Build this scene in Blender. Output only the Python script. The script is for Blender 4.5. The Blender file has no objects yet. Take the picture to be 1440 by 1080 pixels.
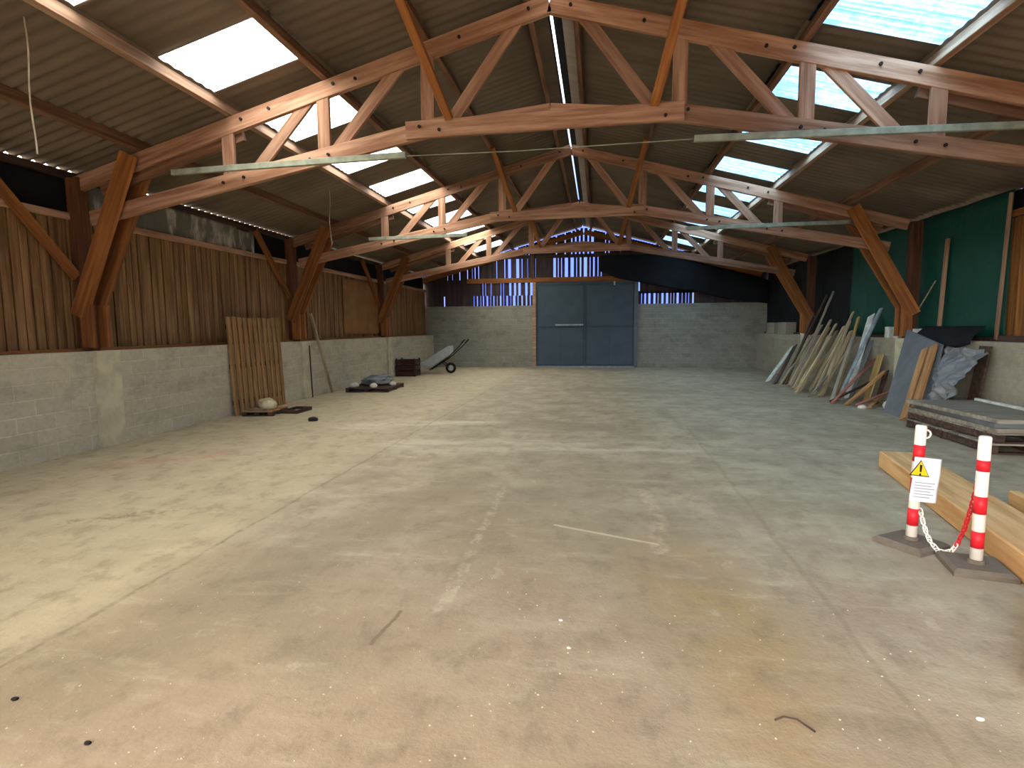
import bpy, bmesh, math, random
from mathutils import Vector, Matrix
R = random.Random(7)
C = bpy.context.scene.collection
SC = bpy.context.scene

# ------------------------------------------------------------------ materials
class M:
    def __init__(s, name, rough=.8, metal=0.):
        s.m = bpy.data.materials.new(name); s.m.use_nodes = True
        s.t = s.m.node_tree; s.b = s.t.nodes['Principled BSDF']
        s.b.inputs['Roughness'].default_value = rough; s.b.inputs['Metallic'].default_value = metal
        s.b.inputs['Specular IOR Level'].default_value = .3
        s.tc = s.t.nodes.new('ShaderNodeTexCoord')
    def n(s, typ, **kw):
        n = s.t.nodes.new('ShaderNode' + typ)
        for k, v in kw.items(): setattr(n, k, v)
        return n
    def link(s, a, b): s.t.links.new(a, b)
    def setin(s, sock, v):
        if isinstance(v, bpy.types.NodeSocket): s.link(v, sock)
        else: sock.default_value = v
    @property
    def obj(s): return s.tc.outputs['Object']
    def mapv(s, vec, scale=(1, 1, 1), loc=(0, 0, 0), rot=(0, 0, 0)):
        n = s.n('Mapping'); s.link(vec, n.inputs['Vector'])
        n.inputs['Scale'].default_value = scale; n.inputs['Location'].default_value = loc; n.inputs['Rotation'].default_value = rot
        return n.outputs[0]
    def noise(s, vec, scale=1., detail=4., rough=.55):
        n = s.n('TexNoise'); s.link(vec, n.inputs['Vector'])
        n.inputs['Scale'].default_value = scale; n.inputs['Detail'].default_value = detail; n.inputs['Roughness'].default_value = rough
        return n.outputs['Fac']
    def math(s, op, a, b=0., c=0., clamp=False):
        n = s.n('Math', operation=op, use_clamp=clamp)
        s.setin(n.inputs[0], a); s.setin(n.inputs[1], b)
        if len(n.inputs) > 2: s.setin(n.inputs[2], c)
        return n.outputs[0]
    def ramp(s, fac, lo, hi, a=0., b=1.):
        n = s.n('MapRange', clamp=True, interpolation_type='SMOOTHSTEP'); s.setin(n.inputs[0], fac)
        for i, v in zip((1, 2, 3, 4), (lo, hi, a, b)): n.inputs[i].default_value = v
        return n.outputs[0]
    def mix(s, fac, a, b, blend='MIX'):
        n = s.n('Mix', data_type='RGBA', blend_type=blend)
        s.setin(n.inputs['Factor'], fac)
        for k, v in ((6, a), (7, b)):
            if isinstance(v, bpy.types.NodeSocket): s.link(v, n.inputs[k])
            else: n.inputs[k].default_value = (*v, 1)
        return n.outputs[2]
    def rnd(s): return s.n('ObjectInfo').outputs['Random']
    def island(s): return s.n('NewGeometry').outputs['Random Per Island']
    def color(s, c):
        if isinstance(c, bpy.types.NodeSocket): s.link(c, s.b.inputs['Base Color'])
        else: s.b.inputs['Base Color'].default_value = (*c, 1)
    def bump(s, h, strength=.3, dist=.01):
        n = s.n('Bump'); n.inputs['Strength'].default_value = strength; n.inputs['Distance'].default_value = dist
        s.link(h, n.inputs['Height']); s.link(n.outputs[0], s.b.inputs['Normal'])

def hexc(h):
    r = [int(h[i:i + 2], 16) / 255 for i in (0, 2, 4)]
    return tuple(c / 12.92 if c <= .04045 else ((c + .055) / 1.055) ** 2.4 for c in r)

def wood(name, c1, c2, c3=None, island=False, rough=.75, axis=0, grain=14., spread=.5):
    m = M(name, rough)
    sc = [grain] * 3; sc[axis] = .9
    off = m.n('VectorMath', operation='ADD'); m.link(m.obj, off.inputs[0])
    rv = m.island() if island else m.rnd()
    k = m.math('MULTIPLY', rv, 37.); cb = m.n('CombineXYZ')
    for i in range(3): m.link(k, cb.inputs[i])
    m.link(cb.outputs[0], off.inputs[1])
    v = off.outputs[0]
    g = m.noise(m.mapv(v, tuple(sc)), 1., 5., .6)
    big = m.noise(v, 1.3, 2.)
    col = m.mix(m.ramp(g, .35, .68), c1, c2)
    col = m.mix(m.ramp(big, .4, .75, 0, .55), col, c3 or c1)
    hv = m.n('HueSaturation'); m.link(col, hv.inputs['Color'])
    m.link(m.math('MULTIPLY_ADD', rv, spread, 1. - spread / 2), hv.inputs['Value'])
    m.color(hv.outputs[0]); m.bump(g, .35, .006)
    return m.m

def plain(name, c, rough=.6, metal=0., var=.25, scale=6., bump=.15):
    m = M(name, rough, metal)
    nz = m.noise(m.obj, scale, 5.)
    m.color(m.mix(m.ramp(nz, .3, .7), tuple(x * (1 - var) for x in c), tuple(min(1, x * (1 + var)) for x in c)))
    if bump: m.bump(nz, bump, .01)
    return m.m

MT = {}
MT['truss'] = wood('truss_timber', hexc('835b44'), hexc('b08a72'), hexc('99745c'))
MT['strut'] = wood('strut_timber', hexc('7a4924'), hexc('a56d3a'), hexc('88552e'))
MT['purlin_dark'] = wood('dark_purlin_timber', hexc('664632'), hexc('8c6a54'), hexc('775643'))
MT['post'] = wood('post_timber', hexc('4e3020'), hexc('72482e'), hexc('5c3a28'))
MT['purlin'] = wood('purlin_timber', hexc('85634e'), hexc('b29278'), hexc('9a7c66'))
MT['clad'] = wood('cladding_boards', hexc('6a4b31'), hexc('9a7850'), hexc('80603d'), island=True, spread=.34, axis=2, grain=16)
MT['clad_r'] = wood('cladding_boards_warm', hexc('6e451c'), hexc('a87238'), hexc('8a5a2a'), island=True, axis=2, grain=16)
MT['gable'] = wood('gable_boards', hexc('332a2c'), hexc('4a3a34'), hexc('2c2838'), island=True, axis=2, grain=16)
MT['panel'] = wood('panel_slats', hexc('7d5c38'), hexc('a88256'), hexc('906c44'), island=True, axis=2, grain=18)
MT['ply'] = plain('plywood', hexc('8a6138'), .7, 0, .15, 3)
MT['tan'] = wood('weathered_batten', hexc('978766'), hexc('c4b490'), hexc('82745c'))
MT['grey_wood'] = wood('greyed_wood', hexc('787064'), hexc('9d9588'), hexc('66605a'))
MT['dark_wood'] = wood('dark_wood', hexc('33261f'), hexc('5a463a'), hexc('40302a'))
MT['red_wood'] = wood('reddish_wood', hexc('8a5648'), hexc('b3796a'), hexc('7a4a42'))
MT['orange_wood'] = wood('orange_wood', hexc('94693f'), hexc('bd9262'), hexc('a0784e'))
MT['yellow_wood'] = wood('yellow_wood', hexc('ab8d4e'), hexc('cbb078'), hexc('9e7c45'))
MT['beam'] = wood('floor_beam_wood', hexc('bb8c58'), hexc('e0b884'), hexc('cfa06c'), grain=10)
MT['white_board'] = plain('white_board', hexc('c8cdc4'), .6)
MT['blue_grey'] = plain('blue_grey_sheet', hexc('666a6e'), .5, 0, .15, 3)
MT['steelplank'] = plain('galvanised_plank', hexc('8f9aa2'), .4, .3)
MT['galv'] = plain('galvanised_rail', hexc('8c9080'), .6, .1)
MT['galvtray'] = plain('galvanised_tray', hexc('b4bcc2'), .5, .1, .08)
MT['iron'] = plain('dark_iron', hexc('2e2624'), .6, .5)
MT['rubber'] = plain('black_rubber', hexc('161618'), .8)
MT['rubberbase'] = plain('rubber_base', hexc('6c6156'), .85, 0, .08, 20)
MT['white_paint'] = plain('white_plastic', hexc('efe6dc'), .45, 0, .05)
MT['red_plastic'] = plain('red_plastic', hexc('d0202c'), .45, 0, .08)
MT['paper'] = plain('paper', hexc('eceaf0'), .7, 0, .04)
MT['yellow'] = plain('yellow_print', hexc('f0c21c'), .6, 0, .05)
MT['black'] = plain('black_print', hexc('141210'), .6)
MT['grey_ink'] = plain('grey_ink', hexc('9a9aa6'), .7, 0, .05)
MT['cream'] = plain('cream_sack', hexc('cfc3a0'), .9, 0, .12, 12)
MT['rubble'] = plain('rubble_stone', hexc('8a8276'), .95, 0, .3, 20)
MT['whitestone'] = plain('white_stone', hexc('d6d2c6'), .9, 0, .15, 20)
MT['rust'] = plain('rusty_red', hexc('43261f'), .8, 0, .3, 12)
MT['cord'] = plain('pale_cord', hexc('b0a48e'), .8)
MT['door'] = plain('door_steel', hexc('455763'), .5, .1, .08, 2.5, .05)
MT['door_dark'] = plain('door_steel_dark', hexc('3c4c58'), .5, .1, .1)

def tarp(name, c, rough, hl, lo=.62, hi=.78, amt=.5):
    m = M(name, rough)
    v = m.mapv(m.obj, (1, 1, .35))
    n1 = m.noise(v, 2.2, 6., .65); n2 = m.noise(m.obj, 9., 3.)
    col = m.mix(m.ramp(n1, lo, hi, 0, amt), c, hl)  # pale fold highlights mixed into the sheet colour
    m.color(col); m.bump(m.math('ADD', n1, m.math('MULTIPLY', n2, .3)), .6, .05)
    return m.m
MT['black_tarp'] = tarp('black_tarpaulin', (.005, .006, .008), .8, (.016, .018, .021))
MT['green_tarp'] = tarp('green_tarpaulin', hexc('0b4439'), .6, hexc('256353'))
MT['silver_tarp'] = tarp('silver_tarpaulin', hexc('6e7068'), .35, hexc('f2efe6'), .48, .66, .7)
MT['film'] = tarp('crumpled_plastic', hexc('74777a'), .3, hexc('b8bbbc'))

def block_mat(name, axis, c1, c2, mortar, moss, vis=.8):
    m = M(name, .95)
    sp = m.n('SeparateXYZ'); m.link(m.obj, sp.inputs[0]); cb = m.n('CombineXYZ')
    m.link(sp.outputs[axis], cb.inputs[0]); m.link(sp.outputs[2], cb.inputs[1])
    br = m.n('TexBrick'); m.link(cb.outputs[0], br.inputs['Vector'])
    for k, v in (('Scale', 1.), ('Mortar Size', .012), ('Brick Width', .5), ('Row Height', .2), ('Mortar Smooth', .4), ('Bias', 0.)): br.inputs[k].default_value = v
    br.inputs['Color1'].default_value = (*c1, 1); br.inputs['Color2'].default_value = (*c2, 1); br.inputs['Mortar'].default_value = (*mortar, 1)
    n1 = m.noise(m.obj, 1.2, 5., .6); n2 = m.noise(m.obj, 14., 4., .7)
    avg = tuple((a + b) / 2 for a, b in zip(c1, c2))
    col = m.mix(m.ramp(n1, .35, .65, 1 - vis, .75), br.outputs['Color'], avg)
    col = m.mix(m.ramp(n1, .45, .8, 0, .6), col, moss)
    n3 = m.noise(m.mapv(m.obj, (1, .8, 1.7), (4, 2, 1)), 1.7, 6., .7)
    col = m.mix(m.ramp(n3, .46, .7, 0, .55), col, tuple(x * .55 for x in c1))
    col = m.mix(m.ramp(n2, .3, .75, 0, .35), col, tuple(x * .6 for x in c1))
    m.color(col)
    m.bump(m.math('ADD', m.math('MULTIPLY', br.outputs['Fac'], -.6), m.math('MULTIPLY', n2, .6)), .5, .012)
    return m.m
MT['block_l'] = block_mat('concrete_blocks', 1, hexc('b8b29e'), hexc('cbc3ad'), hexc('d8d1bb'), hexc('cdc3a2'), .8)
MT['block_r'] = block_mat('concrete_blocks_tan', 1, hexc('9a9484'), hexc('a8a08e'), hexc('aaa492'), hexc('a89c80'), .4)
MT['block_b'] = block_mat('concrete_blocks_back', 0, hexc('8c8a80'), hexc('9b988c'), hexc('a9a698'), hexc('908a78'), .8)
MT['pilaster'] = plain('pilaster_concrete', hexc('c2bb9f'), .9, 0, .16, 4)

def roof_mat():
    m = M('fibre_cement_roof', .9)
    n1 = m.noise(m.mapv(m.obj, (.5, 1.6, .5)), 1.1, 4.); n2 = m.noise(m.obj, .9, 4.)
    col = m.mix(m.ramp(n1, .3, .7), hexc('6e6153'), hexc('7c6f60'))
    m.color(m.mix(m.ramp(n2, .4, .7, 0, .5), col, hexc('625649')))
    return m.m
MT['roof'] = roof_mat()

def sky_sheet(name, col, dirt_tint, fac):
    m = M(name); t = m.t
    t.nodes.remove(m.b)
    n1 = m.noise(m.mapv(m.obj, (.5, 14, .5)), 1.2, 4., .65); n2 = m.noise(m.obj, 9., 4., .7)
    c = m.mix(m.ramp(m.math('ADD', m.math('MULTIPLY', n1, .65), m.math('MULTIPLY', n2, .35)), .38, .62), col, dirt_tint)
    tr = m.n('BsdfTransparent'); tl = m.n('BsdfTranslucent'); mx = m.n('MixShader')
    m.link(c, tr.inputs[0]); m.link(c, tl.inputs[0]); mx.inputs[0].default_value = fac
    m.link(tr.outputs[0], mx.inputs[1]); m.link(tl.outputs[0], mx.inputs[2])
    m.link(mx.outputs[0], t.nodes['Material Output'].inputs['Surface'])
    return m.m
MT['sky_l'] = sky_sheet('translucent_sheet_clear', (.95, .97, .95), (.70, .76, .74), .35)
MT['sky_r'] = sky_sheet('translucent_sheet_sky_tint', (.30, .53, .75), (.08, .20, .36), .3)  # dark blue tint stands in for the dimmer sky behind the right sheets

def floor_mat():
    m = M('concrete_floor', .72)
    m.b.inputs['Specular IOR Level'].default_value = .25
    sp = m.n('SeparateXYZ'); m.link(m.obj, sp.inputs[0]); x, y = sp.outputs[0], sp.outputs[1]
    nb = m.noise(m.obj, .35, 5., .6); nm = m.noise(m.obj, 1.6, 6., .65); nf = m.noise(m.obj, 11., 5., .7); ns = m.noise(m.obj, 38., 3., .7)
    nl = m.noise(m.mapv(m.obj, (3.2, .5, 1)), 1., 5., .6)          # wheel streaks along the barn
    nt = m.noise(m.mapv(m.obj, (.6, 3.0, 1), (3, 5, 0)), 1., 5., .65)  # trowel bands across
    col = m.mix(m.ramp(nm, .3, .7), hexc('928672'), hexc('b0a48d'))
    col = m.mix(m.ramp(nt, .45, .75, 0, .2), col, hexc('bbb09a'))
    col = m.mix(m.ramp(nl, .45, .75, 0, .28), col, hexc('887b67'))
    col = m.mix(m.ramp(nb, .5, .72, 0, .6), col, hexc('8e8570'))
    # warmer near part of the slab: some earth, some warm light put into colour
    near = m.ramp(m.math('ADD', y, m.math('MULTIPLY', nm, 2.6)), 6.6, 2.6)
    col = m.mix(m.math('MULTIPLY', near, .72), col, hexc('b2977d'))
    # paler tone left of the long joint
    wx = m.math('ADD', x, m.math('MULTIPLY', m.math('SUBTRACT', nm, .5), .12))
    left = m.ramp(m.math('ADD', x, m.math('MULTIPLY', m.math('SUBTRACT', nm, .5), 1.2)), -2.2, -2.9)
    col = m.mix(m.math('MULTIPLY', left, .55), col, hexc('b8ab8d'))
    def seg(x0, y0, x1, y1, w, soft):
        dx, dy = x1 - x0, y1 - y0; L2 = dx * dx + dy * dy
        px = m.math('SUBTRACT', wx, x0); py = m.math('SUBTRACT', y, y0)
        t = m.math('MULTIPLY_ADD', px, dx / L2, m.math('MULTIPLY', py, dy / L2), clamp=True)
        ex = m.math('SUBTRACT', px, m.math('MULTIPLY', t, dx)); ey = m.math('SUBTRACT', py, m.math('MULTIPLY', t, dy))
        d = m.math('SQRT', m.math('ADD', m.math('MULTIPLY', ex, ex), m.math('MULTIPLY', ey, ey)))
        return m.ramp(d, w + soft, w)
    def mark(segs, c, amt, mask=None):
        nonlocal col
        f = None
        for s_ in segs:
            g = seg(*s_); f = g if f is None else m.math('MAXIMUM', f, g)
        f = m.math('MULTIPLY', f, amt)
        if mask is not None: f = m.math('MULTIPLY', f, mask)
        col = m.mix(f, col, c)
    wear = m.ramp(nf, .38, .6)
    mark([(.35, 6.3, -.1, 4.2, .1, .9), (.2, 4.8, 1.1, 3.2, .1, .7)], hexc('93866d'), .45, m.ramp(nm, .25, .6))
    mark([(.95, 4.0, 1.5, 1.2, .05, .55)], hexc('a58552'), .55, m.ramp(nm, .3, .6))
    mark([(-.9, 5.2, -.5, 4.2, .05, .5), (-1.6, 3.2, -1.0, 2.6, .05, .45)], hexc('85765f'), .5, m.ramp(nm, .3, .65))
    mark([(-2.1, 2.1, -1.5, 4.4, .15, .45), (-1.5, 4.4, -1.0, 6.0, .05, .4)], hexc('84775f'), .5, m.ramp(nm, .2, .55))  # darker stripe along the right of the long joint
    mark([(-2.8, 2.2, -2.68, 4.2, .05, .25)], hexc('d0c09c'), .3, m.ramp(nm, .3, .6))
    mark([(-5.5, 6.0, -4.6, 6.7, .05, .35)], hexc('b98676'), .55, wear)
    mark([(-4.1, 4.1, -3.5, 4.5, .03, .12)], hexc('7b6d56'), .6, m.ramp(nf, .48, .56))
    mark([(.2, 15.2, 2.6, 14.6, .2, .6), (-.8, 9.6, .4, 9.3, .1, .5)], hexc('7a7260'), .5, m.ramp(nm, .3, .6))
    mark([(-2.2, 7.6, 1.4, 7.8, .15, .5), (-3.6, 8.9, -1.8, 9.5, .1, .6)], hexc('cbc3af'), .6, m.ramp(nt, .35, .6))
    mark([(-.5, 3.02, -.52, 3.9, .03, .03), (-.53, 4.1, -.55, 5.6, .022, .03)], hexc('d6cab0'), .32, m.ramp(nf, .44, .58))
    mark([(.05, 4.56, .85, 4.24, .006, .02)], hexc('cfc4a4'), .8)
    mark([(.86, 5.67, .92, 4.9, .03, .06), (.92, 4.9, .85, 4.1, .03, .06)], hexc('c6b498'), .55, wear)
    mark([(-.78, 2.65, -.74, 3.0, .006, .012)], hexc('6f6049'), .7)
    mark([(-2.51, 1.0, -2.46, 23.4, .008, .016)], hexc('75684f'), .55, m.ramp(nf, .3, .6))
    mark([(1.72, 1.0, 1.86, 9.5, .008, .02)], hexc('76684f'), .28, m.ramp(nf, .25, .55))
    mark([(1.85, 7.9, 5.0, 7.9, .008, .02)], hexc('6b5f4e'), .5, m.ramp(nf, .2, .5))
    mark([(-2.47, 12.2, 6.5, 12.3, .008, .03)], hexc('857a66'), .5)
    n5 = m.noise(m.mapv(m.obj, (1., .75, 1.), (9, 1, 0)), 4.2, 7., .72); n6 = m.noise(m.mapv(m.obj, (.55, 2.2, 1.), (2, 7, 0), (0, 0, .2)), 2.1, 7., .7)
    col = m.mix(m.ramp(n5, .47, .68, 0, .5), col, hexc('7d705b'))
    col = m.mix(m.ramp(n6, .52, .72, 0, .36), col, hexc('cabda3'))
    col = m.mix(m.ramp(n5, .42, .3, 0, .4), col, hexc('cbbca2'))
    col = m.mix(m.ramp(ns, .62, .74, 0, .35), col, hexc('cfc0a6'))
    col = m.mix(m.ramp(nf, .62, .8, 0, .35), col, hexc('77684f'))
    m.color(col)
    m.bump(m.math('ADD', m.math('MULTIPLY', nf, .5), m.math('ADD', nm, m.math('MULTIPLY', ns, .25))), .35, .02)
    return m.m
MT['floor'] = floor_mat()

# ------------------------------------------------------------------ mesh helpers
def link(o, parent=None):
    C.objects.link(o)
    if parent is not None:
        o.parent = parent
        o.matrix_parent_inverse = base_matrix(parent).inverted()
    return o
def base_matrix(o):
    m = o.matrix_basis.copy()
    return (base_matrix(o.parent) @ o.matrix_parent_inverse @ m) if o.parent else m
def tag(o, label, cat, group=None):
    o['label'] = label; o['category'] = cat
    if group: o['group'] = group
    return o
def empty(name, loc, label, cat, group=None):
    o = bpy.data.objects.new(name, None); o.location = loc; o.empty_display_size = .2
    link(o); return tag(o, label, cat, group)

class MB:
    def __init__(s): s.v = []; s.f = []
    def add(s, vs, fs):
        k = len(s.v); s.v += [tuple(v) for v in vs]; s.f += [tuple(i + k for i in f) for f in fs]
    def box(s, a, b):
        x0, y0, z0 = a; x1, y1, z1 = b
        s.add([(x0, y0, z0), (x1, y0, z0), (x1, y1, z0), (x0, y1, z0), (x0, y0, z1), (x1, y0, z1), (x1, y1, z1), (x0, y1, z1)],
              [(0, 3, 2, 1), (4, 5, 6, 7), (0, 1, 5, 4), (1, 2, 6, 5), (2, 3, 7, 6), (3, 0, 4, 7)])
    def bar(s, p0, p1, w, h, up=(0, 0, 1), ch=.004):
        mt, L = frame(p0, p1, up); vs, fs = barmesh(L, w, h, ch)
        s.add([mt @ Vector(v) for v in vs], fs)
    def tube(s, pts, r, n=8, closed=False, cap=True):
        pts = [Vector(p) for p in pts]; rings = []
        rs = r if isinstance(r, (list, tuple)) else [r] * len(pts)
        prev = None
        for i, p in enumerate(pts):
            a = pts[i - 1] if i else (pts[-1] if closed else p); b = pts[(i + 1) % len(pts)] if (i < len(pts) - 1 or closed) else p
            d = (b - a).normalized()
            u = prev if prev is not None else (Vector((0, 0, 1)) if abs(d.z) < .9 else Vector((1, 0, 0)))
            u = (u - d * u.dot(d)).normalized(); w = d.cross(u); prev = u
            rings.append([p + (u * math.cos(2 * math.pi * k / n) + w * math.sin(2 * math.pi * k / n)) * rs[i] for k in range(n)])
        vs = [v for q in rings for v in q]; fs = []
        m = len(pts)
        for i in range(m if closed else m - 1):
            for k in range(n):
                a = i * n + k; b = i * n + (k + 1) % n; c = ((i + 1) % m) * n + (k + 1) % n; d = ((i + 1) % m) * n + k
                fs.append((a, b, c, d))
        if not closed and cap: fs += [tuple(range(n))[::-1], tuple((m - 1) * n + k for k in range(n))]
        s.add(vs, fs)
    def grid(s, fn, nu, nv):
        vs = [fn(i / nu, j / nv) for i in range(nu + 1) for j in range(nv + 1)]
        s.add(vs, [(i * (nv + 1) + j, (i + 1) * (nv + 1) + j, (i + 1) * (nv + 1) + j + 1, i * (nv + 1) + j + 1) for i in range(nu) for j in range(nv)])
    def prism(s, poly, d):
        n = len(poly); d = Vector(d)
        s.add([Vector(p) for p in poly] + [Vector(p) + d for p in poly],
              [tuple(range(n))[::-1], tuple(range(n, 2 * n))] + [(i, (i + 1) % n, n + (i + 1) % n, n + i) for i in range(n)])
    def mesh(s, name, m, smooth=False, fix=True):
        me = bpy.data.meshes.new(name); me.from_pydata(s.v, [], s.f); me.materials.append(m)
        if fix:
            b = bmesh.new(); b.from_mesh(me); bmesh.ops.recalc_face_normals(b, faces=b.faces); b.to_mesh(me); b.free()
        if smooth: me.polygons.foreach_set('use_smooth', [True] * len(me.polygons))
        return me
    def build(s, name, m, parent=None, smooth=False, loc=(0, 0, 0), solid=0., fix=True):
        if Vector(loc).length: s.v = [tuple(Vector(v) - Vector(loc)) for v in s.v]
        o = bpy.data.objects.new(name, s.mesh(name, m, smooth, fix)); o.location = loc; link(o, parent)
        if solid:
            md = o.modifiers.new('thickness', 'SOLIDIFY'); md.thickness = solid; md.offset = 0
        return o

def frame(p0, p1, up=(0, 0, 1)):
    p0, p1 = Vector(p0), Vector(p1); d = p1 - p0; L = d.length; x = d.normalized(); u = Vector(up)
    if abs(x.dot(u)) > .98: u = Vector((0, 1, 0)) if abs(x.y) < .9 else Vector((1, 0, 0))
    z = (u - x * u.dot(x)).normalized(); y = z.cross(x)
    m = Matrix((x, y, z)).transposed().to_4x4(); m.translation = p0
    return m, L
def barmesh(L, w, h, c=.004):
    a, b = w / 2, h / 2
    pr = [(-a + c, -b), (a - c, -b), (a, -b + c), (a, b - c), (a - c, b), (-a + c, b), (-a, b - c), (-a, -b + c)]
    vs = [(0, p[0], p[1]) for p in pr] + [(L, p[0], p[1]) for p in pr]
    fs = [tuple(range(8))[::-1], tuple(range(8, 16))] + [(i, (i + 1) % 8, 8 + (i + 1) % 8, 8 + i) for i in range(8)]
    return vs, fs
def beam(name, p0, p1, w, h, mat, parent=None, up=(0, 0, 1), ch=.005):
    """a squared timber from p0 to p1 with its grain along its own x axis; w is its thickness, h its depth towards up"""
    m, L = frame(p0, p1, up); vs, fs = barmesh(L, w, h, ch)
    b = MB(); b.add(vs, fs)
    o = bpy.data.objects.new(name, b.mesh(name, mat)); o.matrix_basis = m
    return link(o, parent)
def struct(o, kind='structure'): o['kind'] = kind; return o
def lump(name, c, r, mat, parent=None, seed=0, sub=3, amp=.25, freq=2.5):
    from mathutils import noise
    bm = bmesh.new(); bmesh.ops.create_icosphere(bm, subdivisions=sub, radius=1)
    for v in bm.verts:
        k = 1 + amp * noise.noise(v.co * freq + Vector((seed * 3.1, seed, -seed)))
        v.co = Vector((v.co.x * r[0], v.co.y * r[1], v.co.z * r[2])) * k
    zmin = min(v.co.z for v in bm.verts); 
    for v in bm.verts: v.co.z = max(v.co.z, zmin * .55)
    zmin = min(v.co.z for v in bm.verts)
    for v in bm.verts: v.co.z -= zmin
    me = bpy.data.meshes.new(name); bm.to_mesh(me); bm.free(); me.materials.append(mat)
    me.polygons.foreach_set('use_smooth', [True] * len(me.polygons))
    o = bpy.data.objects.new(name, me); o.location = c
    return link(o, parent)

# ------------------------------------------------------------------ the building
XC = -.2                      # ridge line
Y0, YG = -4.0, 23.4           # front end and back gable
WL, WR = -6.6, 6.6            # inner faces of the low block walls
HW, HG = 1.37, 2.58           # heights of side and gable block walls
T = [7.06, 12.60, 18.14]      # the three truss frames in view
def zr(x): return 5.77 - .27 * abs(x - XC)

b = MB(); b.box((-7.2, Y0 - 6, -.2), (7.2, YG + .4, 0)); struct(b.build('floor', MT['floor']))

def block_wall(name, x0, x1, mat, inner):
    b = MB(); b.box((x0, Y0, 0), (x1, YG + .2, HW)); o = struct(b.build(name, mat))
    for k, ty in enumerate([1.52] + T):
        p = MB(); a, c = (inner - .02, inner + .06) if inner < 0 else (inner - .06, inner + .02)
        p.box((a, ty - .2, 0), (c, ty + .2, HW + .004)); struct(p.build('pilaster', MT['pilaster'], o))
    return o
block_wall('wall_left', WL - .42, WL, MT['block_l'], WL)
block_wall('wall_right', WR, WR + .42, MT['block_r'], WR)

def boards_y(x, ya, yb, z0, z1, mat, name, w=.125, gap=.02, t=.022):
    b = MB(); y = ya
    while y < yb:
        ww = w * R.uniform(.8, 1.15); dx = R.uniform(-.006, .006) + (.012 if int(y * 8) % 2 else 0)
        b.box((x - t / 2 + dx, y, z0 + R.uniform(0, .012)), (x + t / 2 + dx, min(y + ww, yb), z1 - R.uniform(0, .02)))
        sx = 1 if x > 0 else -1
        b.box((x + sx * .03, y - .03, z0), (x + sx * .05, min(y + ww + .03, yb), z1 - .03)); y += ww + gap
    return struct(b.build(name, mat))
boards_y(-6.96, Y0, YG, HW, 3.22, MT['clad'], 'wall_left_cladding')
boards_y(6.97, Y0, 10.36, HW, 3.36, MT['clad_r'], 'wall_right_cladding')
struct(beam('trim_1', (-6.93, Y0, 3.25), (-6.93, YG, 3.25), .06, .1, MT['purlin']))          # rail on the cladding top, left
struct(beam('trim_2', (6.93, Y0, 3.4), (6.93, 10.3, 3.4), .06, .1, MT['strut']))
struct(beam('trim_3', (-6.88, Y0, HW + .02), (-6.88, YG, HW + .02), .1, .04, MT['strut']))       # sole plate on the block wall, left
q = MB(); q.box((6.87, 10.36, HW - .01), (7.1, YG, HW + .06)); struct(q.build('trim_6', MT['dark_wood']))      # sole plate under the tarpaulins
struct(beam('trim_4', (6.9, Y0, 1.42), (6.9, 10.3, 1.42), .1, .09, MT['dark_wood']))

# back gable: block wall in two lengths, slatted boarding above, door between
DX0, DX1, DH = -2.2, 1.88, 3.46
b = MB(); b.box((-7.3, YG, 0), (DX0 - .1, YG + .2, HG)); wb = struct(b.build('wall_back', MT['block_b']))
b = MB(); b.box((DX1 + .12, YG, 0), (7.3, YG + .2, HG)); struct(b.build('masonry', MT['block_b'], wb))
b = MB(); x = -7.1
def gap_at(x, z0):
    if z0 < 3.4:
        if z0 > 2.9: return R.choice((.0, .04, .09, .1)) if -3.5 < x < -2.5 else (R.choice((0, 0, .02)) if -4.6 < x < -2.5 else 0.)
        if -4.4 < x < -2.5: return R.choice((.02, .04, .06, .1))
        if -5.0 < x <= -4.4: return R.choice((.0, .02, .04))
        if 2.0 < x < 4.1: return R.choice((.02, .06, .08))
        if -6.3 < x < -5.9: return R.choice((.0, .05))
        return .0
    if -1.6 < x < .45: return R.choice((.03, .06, .1, .13)) if z0 < 4.4 or -.7 < x < .2 else R.choice((0, .02, .05))
    if -3.9 < x < -2.9: return R.choice((.0, .04, .1, .12))
    if .45 <= x < 1.2: return R.choice((0, 0, .03))
    return R.choice((0, 0, 0, .012, .03)) if x < -2 else 0.
for z0, z1 in ((HG, 3.0), (3.0, 3.68), (3.66, 4.6), (4.58, None)):
    x = -7.3
    while x < 7.3:
        w = R.uniform(.085, .125)
        if not (z0 < 3.4 and DX0 - .12 < x < DX1 + .1):
            zt = (min(zr(x), zr(x + w)) - .06 if z1 is None else min(z1, zr(x) - .05, zr(x + w) - .05))
            lo = z0
            if z0 == HG and 2. < x < 4.1: zt += .1
            if zt > lo + .05: b.box((x, YG + .05, lo), (x + w, YG + .075, zt))
        x += w + gap_at(x, z0) * 1.0
struct(b.build('board_siding', MT['gable'], wb))
struct(beam('lintel', (-5.1, YG + .02, 3.62), (3.2, YG + .02, 3.62), .1, .2, MT['strut'], wb))
struct(beam('rail', (-6.0, YG + .02, 4.57), (5.6, YG + .02, 4.57), .07, .14, MT['dark_wood'], wb))
for sx in (-1, 1):
    struct(beam('rafter', (XC + sx * .02, YG - .02, 5.50), (XC + sx * 6.9, YG - .02, 3.66), .08, .2, MT['strut'], wb))
    struct(beam('gable_post', (XC + sx * 1.75 - .35, YG - .02, HG if sx > 9 else 3.7), (XC + sx * 1.75 - .35, YG - .02, 5.0), .1, .16, MT['dark_wood'], wb, up=(1, 0, 0)))
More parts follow.
